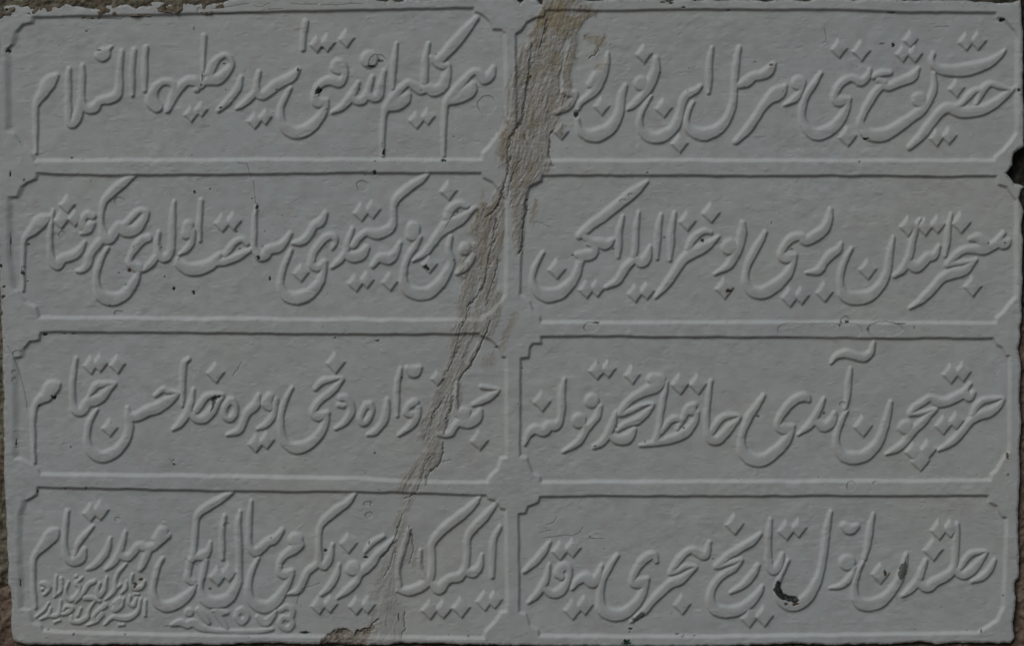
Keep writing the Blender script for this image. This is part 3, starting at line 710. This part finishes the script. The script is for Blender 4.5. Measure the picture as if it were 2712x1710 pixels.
# brushed, many times repainted surface
H += 1.0 * fbm(X / 75, Y / 60, 301, 3) + 0.5 * fbm(X / 24, Y / 17, 303, 2) * sstep(-0.5, 0.8, fbm(X / 210, Y / 130, 305, 3))
H += 0.16 * fbm(X / 34, Y / 9, 311, 3) * sstep(-0.4, 0.7, fbm(X / 160, Y / 90, 315, 3))
H += 0.05 * fbm(X / 7, Y / 3.2, 321, 2)
H += 0.05 * fbm(X / 4, Y / 4, 331, 2)
H += 0.45 * sstep(0.55, 1.1, fbm(X / 26, Y / 15, 341, 3)) - 0.45 * sstep(0.6, 1.15, fbm(X / 24, Y / 13, 351, 3))
# runs of paint under the border edges
# mortar body
H += mortar * (1 - 0.45 * thin) * (0.85 * seam_noise + 0.9 * np.abs(fbm(U / 9, Y / 34, 221, 2)) + 0.5 * rough
                                   + 0.3 * fbm(X / 2.6, Y / 2.6, 231, 2))
H -= 2.2 * cover * sstep(14, 2, np.abs(U + 14)) * 0.6
crackmask = np.zeros(X.shape, np.float32)
for pts, wd, dp in CRACKS:
    a = np.array(pts)
    s = window(a[:, 0].min() - 14, a[:, 1].min() - 14, a[:, 0].max() + 14, a[:, 1].max() + 14)
    ld = line_dist(pts, X[s] + 3.0 * seam_noise[s] + 1.5 * rough[s], Y[s] + 2 * rough[s])
    H[s] -= dp * np.exp(-(ld / wd) ** 2)
    crackmask[s] = np.maximum(crackmask[s], 0.55 * np.exp(-(ld / (0.8 * wd)) ** 2))
# flaked edges
for x, y, rx, ry in RINGS:
    s = window(x - rx - 8, y - ry - 8, x + rx + 8, y + ry + 8)
    q = np.hypot((X[s] - x) / rx, (Y[s] - y) / ry) + 0.10 * fbm(X[s] / 9, Y[s] / 9, 401, 2)
    dist = (q - 1) * min(rx, ry)
    H[s] -= 0.7 * sstep(0.8, -0.8, dist)
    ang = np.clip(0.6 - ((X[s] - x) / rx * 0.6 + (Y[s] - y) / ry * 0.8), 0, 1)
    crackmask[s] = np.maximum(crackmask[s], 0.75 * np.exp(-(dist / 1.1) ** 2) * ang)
for x, y, x2, y2, r in CAPSULES:
    s = window(x - r - 8, y - r - 8, x2 + r + 8, y2 + r + 8)
    dist = line_dist([(x, y), (x2, y2)], X[s], Y[s]) - r + 1.5 * fbm(X[s] / 9, Y[s] / 9, 402, 2)
    H[s] -= 0.7 * sstep(0.8, -0.8, dist)
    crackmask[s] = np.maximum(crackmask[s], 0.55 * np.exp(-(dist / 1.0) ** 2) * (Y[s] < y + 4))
for pts in HAIRS:
    a = np.array(pts)
    s = window(a[:, 0].min() - 8, a[:, 1].min() - 8, a[:, 0].max() + 8, a[:, 1].max() + 8)
    ld = line_dist(pts, X[s] + rough[s], Y[s] + rough[s])
    H[s] -= 0.8 * np.exp(-(ld / 1.3) ** 2)
    crackmask[s] = np.maximum(crackmask[s], 0.6 * np.exp(-(ld / 1.1) ** 2))
# scattered dents, pimples and nicks
for i in range(420):
    x, y = rng.uniform(10, 2690), rng.uniform(15, 1700)
    rx, ry = rng.uniform(2.5, 11), rng.uniform(1.5, 4)
    s = window(x - 3 * rx, y - 3 * rx, x + 3 * rx, y + 3 * rx)
    th = rng.normal(0, 0.35)
    u = (X[s] - x) * math.cos(th) + (Y[s] - y) * math.sin(th)
    v = -(X[s] - x) * math.sin(th) + (Y[s] - y) * math.cos(th)
    H[s] += rng.choice([-1, -1, 1]) * rng.uniform(0.15, 0.75) * np.exp(-(u / rx) ** 2 - (v / ry) ** 2)
for i in range(240):
    x, y = rng.uniform(10, 2690), rng.uniform(15, 1700)
    if i % 3 == 0:
        y = rng.choice([10, 422, 852, 1268, 1684]) + rng.normal(0, 14)
    r = rng.uniform(0.9, 1.9)
    s = window(x - 6, y - 6, x + 6, y + 6)
    g = np.exp(-(((X[s] - x) / r) ** 2 + ((Y[s] - y) / (r * rng.uniform(0.6, 1.2))) ** 2))
    H[s] -= 1.2 * g
    crackmask[s] = np.maximum(crackmask[s], rng.uniform(0.25, 0.8) * g)

# chips
chip = np.zeros(X.shape, np.float32)
chip_rgb = np.zeros(X.shape + (3,), np.float32)


def put_chip(s, dist, rgb, full=1.0):
    m = full * sstep(0.9, -0.9, dist)
    H[s] -= 1.4 * m
    new = m > chip[s]
    chip[s] = np.maximum(chip[s], m)
    chip_rgb[s] = np.where(new[..., None], np.array(rgb, np.float32), chip_rgb[s])


for x, y, rx, ry, rgb in CHIPS:
    rx, ry = 0.9 * rx, 0.9 * ry
    s = window(x - rx - 8, y - ry - 8, x + rx + 8, y + ry + 8)
    q = np.hypot((X[s] - x) / rx, (Y[s] - y) / ry) + 0.45 * fbm(X[s] / 4.0, Y[s] / 4.0, 411, 2)
    put_chip(s, (q - 1) * min(rx, ry), rgb, 1.0 if rx * ry > 14 else 0.72)
for poly, rgb in CHIP_POLYS:
    a = np.array(poly)
    s = window(a[:, 0].min() - 10, a[:, 1].min() - 10, a[:, 0].max() + 10, a[:, 1].max() + 10)
    put_chip(s, poly_sdf(poly, X[s], Y[s]) + 1.8 * fbm(X[s] / 5, Y[s] / 5, 421, 2), rgb)
H -= 5 * sstep(4, -8, brk) + sstep(0, -4, brk) * 1.6 * fbm(X / 7, Y / 7, 431, 3)

# lean back towards the foot and right end, added to the shape to darken them
H -= 12.0 * np.clip((Y - 650) / 1050, 0, 1.02) ** 2
H -= 3.0 * np.clip((X - 1500) / 1200, 0, 1.02) ** 2

# --- worn rim of the slab
rim = np.full(X.shape, -100, np.float32)
for s in (window(-40, -40, 2760, 60), window(-40, 60, 80, 1650), window(2620, 60, 2760, 1650), window(-40, 1650, 2760, 1760)):
    rim[s] = poly_sdf(OUTLINE, X[s] + 1.6 * fbm(X[s] / 22, Y[s] / 22, 441, 3), Y[s] + 1.6 * fbm(X[s] / 18, Y[s] / 18, 445, 3))
H -= 2.5 * sstep(-6, 2, rim) + 34 * sstep(0.5, 7.0, rim)
H = H.astype(np.float32)

# ------------------------------------------------------------------ materials (node based)


def new_mat(name):
    m = bpy.data.materials.new(name)
    m.use_nodes = True
    t = m.node_tree
    return m, t, t.nodes['Principled BSDF']


def attr(t, name):
    n = t.nodes.new('ShaderNodeAttribute')
    n.attribute_name = name
    return n


def mix(t, fac, a, b, btype='MIX'):
    n = t.nodes.new('ShaderNodeMix')
    n.data_type = 'RGBA'
    n.blend_type = btype
    for sock, v in ((n.inputs['Factor'], fac), (n.inputs['A'], a), (n.inputs['B'], b)):
        if hasattr(v, 'links'):
            t.links.new(v, sock)
        else:
            sock.default_value = v
    return n.outputs['Result']


def noise(t, scale, detail=4, rough_=0.55, stretch=None):
    tc = t.nodes.new('ShaderNodeTexCoord')
    n = t.nodes.new('ShaderNodeTexNoise')
    n.inputs['Scale'].default_value = scale
    n.inputs['Detail'].default_value = detail
    n.inputs['Roughness'].default_value = rough_
    if stretch:
        mp = t.nodes.new('ShaderNodeMapping')
        mp.inputs['Scale'].default_value = stretch
        t.links.new(tc.outputs['Object'], mp.inputs['Vector'])
        t.links.new(mp.outputs['Vector'], n.inputs['Vector'])
    else:
        t.links.new(tc.outputs['Object'], n.inputs['Vector'])
    return n.outputs['Fac']


def ramp(t, fac, stops):
    n = t.nodes.new('ShaderNodeValToRGB')
    e = n.color_ramp.elements
    while len(e) < len(stops):
        e.new(0.5)
    for el, (p, c) in zip(e, stops):
        el.position = p
        el.color = c
    t.links.new(fac, n.inputs['Fac'])
    return n.outputs['Color']


stone_mat, t, b = new_mat('painted_stone')
paint = mix(t, noise(t, 9, 3), (0.63, 0.672, 0.662, 1), (0.685, 0.718, 0.712, 1))
paint = mix(t, ramp(t, noise(t, 3.2, 4, 0.6), [(0.40, (0, 0, 0, 1)), (0.62, (1, 1, 1, 1))]), paint, (0.675, 0.69, 0.665, 1))
paint = mix(t, ramp(t, noise(t, 4.1, 5, 0.65, (1, 1, 1.7)), [(0.52, (0, 0, 0, 1)), (0.72, (0.8, 0.8, 0.8, 1))]), paint, (0.60, 0.625, 0.635, 1))
paint = mix(t, ramp(t, noise(t, 60, 5, 0.6), [(0.45, (0, 0, 0, 1)), (0.75, (1, 1, 1, 1))]), paint, (0.60, 0.60, 0.58, 1))
mort = ramp(t, noise(t, 45, 6, 0.65, (1.5, 1, 0.8)), [(0.30, (0.32, 0.298, 0.25, 1)), (0.43, (0.48, 0.458, 0.41, 1)),
                                                     (0.58, (0.545, 0.53, 0.495, 1)), (0.75, (0.62, 0.615, 0.595, 1))])
mort = mix(t, ramp(t, noise(t, 420, 3), [(0.24, (1, 1, 1, 1)), (0.42, (0, 0, 0, 1))]), mort, (0.27, 0.25, 0.205, 1))
a_m = attr(t, 'mortar'); a_y = attr(t, 'ochre'); a_c = attr(t, 'chip'); a_cc = attr(t, 'chip_colour'); a_k = attr(t, 'dirt'); a_b = attr(t, 'bare')
mort = mix(t, a_y.outputs['Fac'], mort, (0.41, 0.345, 0.225, 1))
c = mix(t, a_m.outputs['Fac'], paint, mort)
c = mix(t, a_b.outputs['Fac'], c, ramp(t, noise(t, 150, 5), [(0.30, (0.14, 0.11, 0.085, 1)), (0.44, (0.33, 0.285, 0.235, 1)), (0.7, (0.46, 0.42, 0.365, 1))]))
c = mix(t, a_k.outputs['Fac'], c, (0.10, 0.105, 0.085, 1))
worn = mix(t, ramp(t, noise(t, 520, 4, 0.7), [(0.48, (0, 0, 0, 1)), (0.66, (1, 1, 1, 1))]), a_cc.outputs['Color'], (0.16, 0.165, 0.15, 1))
c = mix(t, a_c.outputs['Fac'], c, worn)
t.links.new(c, b.inputs['Base Color'])
b.inputs['Roughness'].default_value = 0.52
b.inputs['Specular IOR Level'].default_value = 0.35
bp = t.nodes.new('ShaderNodeBump')
bp.inputs['Strength'].default_value = 0.25
bp.inputs['Distance'].default_value = 0.0004
t.links.new(noise(t, 330, 4, 0.6, (1, 1, 2.0)), bp.inputs['Height'])
t.links.new(bp.outputs['Normal'], b.inputs['Normal'])

wall_mat, t, b = new_mat('old_wall')
olive = ramp(t, noise(t, 90, 6, 0.7), [(0.32, (0.05, 0.045, 0.03, 1)), (0.48, (0.20, 0.18, 0.125, 1)), (0.62, (0.33, 0.30, 0.22, 1)), (0.74, (0.55, 0.53, 0.46, 1))])
brick = ramp(t, noise(t, 60, 6, 0.7), [(0.3, (0.10, 0.068, 0.048, 1)), (0.5, (0.245, 0.175, 0.128, 1)), (0.7, (0.35, 0.275, 0.205, 1))])
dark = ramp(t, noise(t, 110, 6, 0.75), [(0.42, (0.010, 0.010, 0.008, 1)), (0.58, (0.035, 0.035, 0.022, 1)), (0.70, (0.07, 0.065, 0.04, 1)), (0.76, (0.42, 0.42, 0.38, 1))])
c = mix(t, attr(t, 'brick').outputs['Fac'], olive, brick)
c = mix(t, attr(t, 'stone_and_gap_shade').outputs['Fac'], c, dark)
t.links.new(c, b.inputs['Base Color'])
b.inputs['Roughness'].default_value = 0.9
bp = t.nodes.new('ShaderNodeBump')
bp.inputs['Strength'].default_value = 0.6
bp.inputs['Distance'].default_value = 0.001
t.links.new(noise(t, 260, 6, 0.7), bp.inputs['Height'])
t.links.new(bp.outputs['Normal'], b.inputs['Normal'])

# ------------------------------------------------------------------ surface masks
bare = sstep(2, -2, brk)
ochre = np.clip(sstep(0.2, 1.0, fbm(U / 8, Y / 30, 501, 3)) * 0.65 + 0.75 * sstep(260, 40, Y) * sstep(-0.5, 0.5, fbm(X / 40, Y / 30, 511, 3)), 0, 1)
ochre = np.maximum(ochre, 0.6 * sstep(5, -5, patch_sdf + 4 * seam_noise)) * (1 - 0.75 * thin)
mcol = mortar * (1 - 0.55 * thin) * (1 - bare)
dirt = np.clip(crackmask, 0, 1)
rimdirt = 0.3 * sstep(-7, 1, rim + 5 * rough)
dirt = np.maximum(dirt, rimdirt)

# ------------------------------------------------------------------ which part each grid cell belongs to
cell = lambda a: a[:-1, :-1]
owner = np.zeros((NY - 1, NX - 1), np.int16)                 # 0 border
owner[cell(panel_sdf) < 0] = (1 + cell(panel_id))[cell(panel_sdf) < 0]
lm = (cell(word_sdf) < 3.0) & (cell(panel_sdf) < 3)
owner[lm] = (10 + cell(word_id))[lm]
owner[(cell(mortar) * cell(1 - 0.0 * thin) > 0.5) & ~(cell(word_sdf) < 3.0)] = 9
owner[cell(rim) > 8.0] = -1

dHy, dHx = np.gradient(H, ST)
Nrm = np.stack([-dHx, -np.ones_like(H), dHy], -1).astype(np.float32)
Nrm /= np.linalg.norm(Nrm, axis=-1, keepdims=True)
Vco = np.stack([(X - CX) * S, -H * S, (CY - Y) * S], -1).astype(np.float32).reshape(-1, 3)
Nf = Nrm.reshape(-1, 3)
layers = {'mortar': mcol, 'ochre': ochre, 'chip': chip, 'dirt': dirt, 'bare': bare}
order = np.argsort(owner, axis=None, kind='stable')
sorted_owner = owner.ravel()[order]


def relief_part(name, oid, parent):
    a, z = np.searchsorted(sorted_owner, [oid, oid + 1])
    if z - a < 4:
        return None
    cells = order[a:z]
    j, i = cells // (NX - 1), cells % (NX - 1)
    v0 = j * NX + i
    quads = np.column_stack([v0 + NX, v0 + NX + 1, v0 + 1, v0])
    uniq, inv = np.unique(quads, return_inverse=True)
    me = bpy.data.meshes.new(name)
    me.vertices.add(len(uniq))
    me.vertices.foreach_set('co', Vco[uniq].ravel())
    n = len(quads)
    me.loops.add(n * 4)
    me.loops.foreach_set('vertex_index', inv.ravel().astype(np.int32))
    me.polygons.add(n)
    me.polygons.foreach_set('loop_start', np.arange(0, 4 * n, 4, dtype=np.int32))
    me.polygons.foreach_set('use_smooth', np.ones(n, bool))
    me.update()
    for ln, arr in layers.items():
        at = me.attributes.new(ln, 'FLOAT', 'POINT')
        at.data.foreach_set('value', arr.ravel()[uniq].astype(np.float32))
    ca = me.color_attributes.new('chip_colour', 'FLOAT_COLOR', 'POINT')
    rgba = np.ones((len(uniq), 4), np.float32)
    rgba[:, :3] = chip_rgb.reshape(-1, 3)[uniq]
    ca.data.foreach_set('color', rgba.ravel())
    me.normals_split_custom_set_from_vertices(Nf[uniq])
    me.materials.append(stone_mat)
    o = bpy.data.objects.new(name, me)
    col.objects.link(o)
    o.parent = parent
    return o


root = bpy.data.objects.new('inscription_slab', None)
col.objects.link(root)
root['label'] = 'white stone slab with eight framed panels of raised Arabic script, split by a mortared crack'
root['category'] = 'inscription'
root['kind'] = 'thing'

relief_part('border', 0, root)
seam = relief_part('mortar_seam', 9, root)
seam['label'] = 'rough tan mortar smeared along the break'
panels = [relief_part('panel', 1 + k, root) for k in range(8)]
KIND = {'L': 'letter', 'D': 'letter_dot', 'S': 'signature_letter', 'N': 'date_numeral'}
for i, (kind, pn) in enumerate(words):
    relief_part(KIND[kind], 10 + i, panels[pn])

# the thickness of the slab behind its carved face, following the same worn outline
ol = np.array(OUTLINE, float)
me = bpy.data.meshes.new('slab_body')
cen = ol.mean(0)
ring = []
for p, q, r in zip(np.roll(ol, 1, 0), ol, np.roll(ol, -1, 0)):
    tn = r - p
    nn = np.array([tn[1], -tn[0]]) / (np.hypot(*tn) + 1e-9)
    ring.append(q - nn * 2.0)
n = len(ring)
vs = [P(x, y, -90) for x, y in ring] + [P(x, y, -150) for x, y in ring]
fs = [tuple(range(n)), tuple(reversed(range(n, 2 * n)))] + [(i, i + n, (i + 1) % n + n, (i + 1) % n) for i in range(n)]
me.from_pydata(vs, [], fs)
me.materials.append(stone_mat)
o = bpy.data.objects.new('slab_body', me)
col.objects.link(o)
o.parent = root

# ------------------------------------------------------------------ the wall the slab is set in
WS = 3.0
wx = np.arange(-420, 3140, WS, dtype=np.float32)
wy = np.arange(-380, 2100, WS, dtype=np.float32)
WX, WY = np.meshgrid(wx, wy)
wn, wn2 = fbm(WX / 30, WY / 30, 601, 4), fbm(WX / 9, WY / 9, 611, 3)
wsd = np.full(WX.shape, 400, np.float32)
near = (WX > -40) & (WX < 2760) & (WY > -60) & (WY < 1760)
deep = (WX > 60) & (WX < 2630) & (WY > 60) & (WY < 1670)
q = near & ~deep
wsd[q] = poly_sdf(OUTLINE, WX[q], WY[q])
wsd[deep] = -100
WH = -13 - 12.0 * np.clip((WY - 650) / 1050, 0, 1.02) ** 2 - 3.0 * np.clip((WX - 1500) / 1200, 0, 1.02) ** 2 + 4.5 * wn + 2.6 * wn2
# mortar lip pushed up against the top left edge
lip = sstep(720, 560, WX) * sstep(120, 40, WY)
WH += lip * 11
# sunken joints on the right, brick standing lower left
WH -= 7 * sstep(2600, 2700, WX) * sstep(0.0, 0.6, fbm(WX / 40, WY / 60, 621, 3))
blk = np.clip(sstep(2500, 2660, WX) * sstep(880, 780, WY + 60 * wn) + sstep(900, 1000, WX) * sstep(60, 20, WY) * sstep(-0.5, 0.1, wn) , 0, 1)  # dark stone at the right; along the top, shade of the gaps painted in
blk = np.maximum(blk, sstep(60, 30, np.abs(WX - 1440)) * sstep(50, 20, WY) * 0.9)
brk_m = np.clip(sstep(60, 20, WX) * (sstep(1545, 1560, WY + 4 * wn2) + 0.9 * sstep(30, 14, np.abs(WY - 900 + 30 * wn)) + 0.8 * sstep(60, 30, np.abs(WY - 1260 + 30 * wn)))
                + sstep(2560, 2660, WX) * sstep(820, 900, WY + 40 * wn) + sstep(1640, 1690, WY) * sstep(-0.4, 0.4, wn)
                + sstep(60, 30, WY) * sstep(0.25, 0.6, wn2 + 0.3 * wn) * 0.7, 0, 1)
blk = np.maximum(blk, 0.7 * sstep(9, 1, np.abs(wsd - 3)) * sstep(40, 100, WX))  # shade in the gap around the slab, painted as a dark ring
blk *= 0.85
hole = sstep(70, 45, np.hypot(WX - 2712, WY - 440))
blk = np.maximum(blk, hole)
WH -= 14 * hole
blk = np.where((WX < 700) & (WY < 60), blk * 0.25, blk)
joint = sstep(10, 3, np.abs(WY - 1556 + 5 * wn2)) * sstep(100, 60, WX)
WH -= 8 * joint
keep = (wsd > -26)
ncol = len(wx)
ck = keep[:-1, :-1] & keep[1:, :-1] & keep[:-1, 1:] & keep[1:, 1:]
jj, ii = np.nonzero(ck)
v0 = jj * ncol + ii
quads = np.column_stack([v0 + ncol, v0 + ncol + 1, v0 + 1, v0])
uniq, inv = np.unique(quads, return_inverse=True)
WV = np.stack([(WX - CX) * S, -WH * S, (CY - WY) * S], -1).reshape(-1, 3)[uniq]
me = bpy.data.meshes.new('stone_wall')
nb = len(uniq)
# a solid back so that the wall is a wall from any side
bx0, bx1, by0, by1 = (wx[0] - CX) * S, (wx[-1] - CX) * S, (CY - wy[-1]) * S, (CY - wy[0]) * S
back = np.array([(x_, y_, z_) for y_ in (0.08, 0.35) for x_, z_ in ((bx0, by0), (bx1, by0), (bx1, by1), (bx0, by1))], np.float32)
bq = np.array([(0, 1, 2, 3), (7, 6, 5, 4), (0, 4, 5, 1), (1, 5, 6, 2), (2, 6, 7, 3), (3, 7, 4, 0)]) + nb
allv = np.vstack([WV, back]).astype(np.float32)
allq = np.vstack([inv.reshape(-1, 4), bq]).astype(np.int32)
me.vertices.add(len(allv))
me.vertices.foreach_set('co', allv.ravel())
me.loops.add(allq.size)
me.loops.foreach_set('vertex_index', allq.ravel())
me.polygons.add(len(allq))
me.polygons.foreach_set('loop_start', np.arange(0, allq.size, 4, dtype=np.int32))
sm = np.ones(len(allq), bool)
sm[-6:] = False
me.polygons.foreach_set('use_smooth', sm)
me.update()
for ln, arr in {'brick': brk_m, 'stone_and_gap_shade': blk}.items():
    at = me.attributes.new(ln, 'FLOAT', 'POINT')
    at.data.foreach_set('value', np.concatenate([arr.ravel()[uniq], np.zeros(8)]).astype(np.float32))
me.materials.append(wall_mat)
wall = bpy.data.objects.new('stone_wall', me)
col.objects.link(wall)
wall['label'] = 'rough wall of grey mortar, dark stone and brown brick around the white slab'
wall['category'] = 'wall'
wall['kind'] = 'thing'
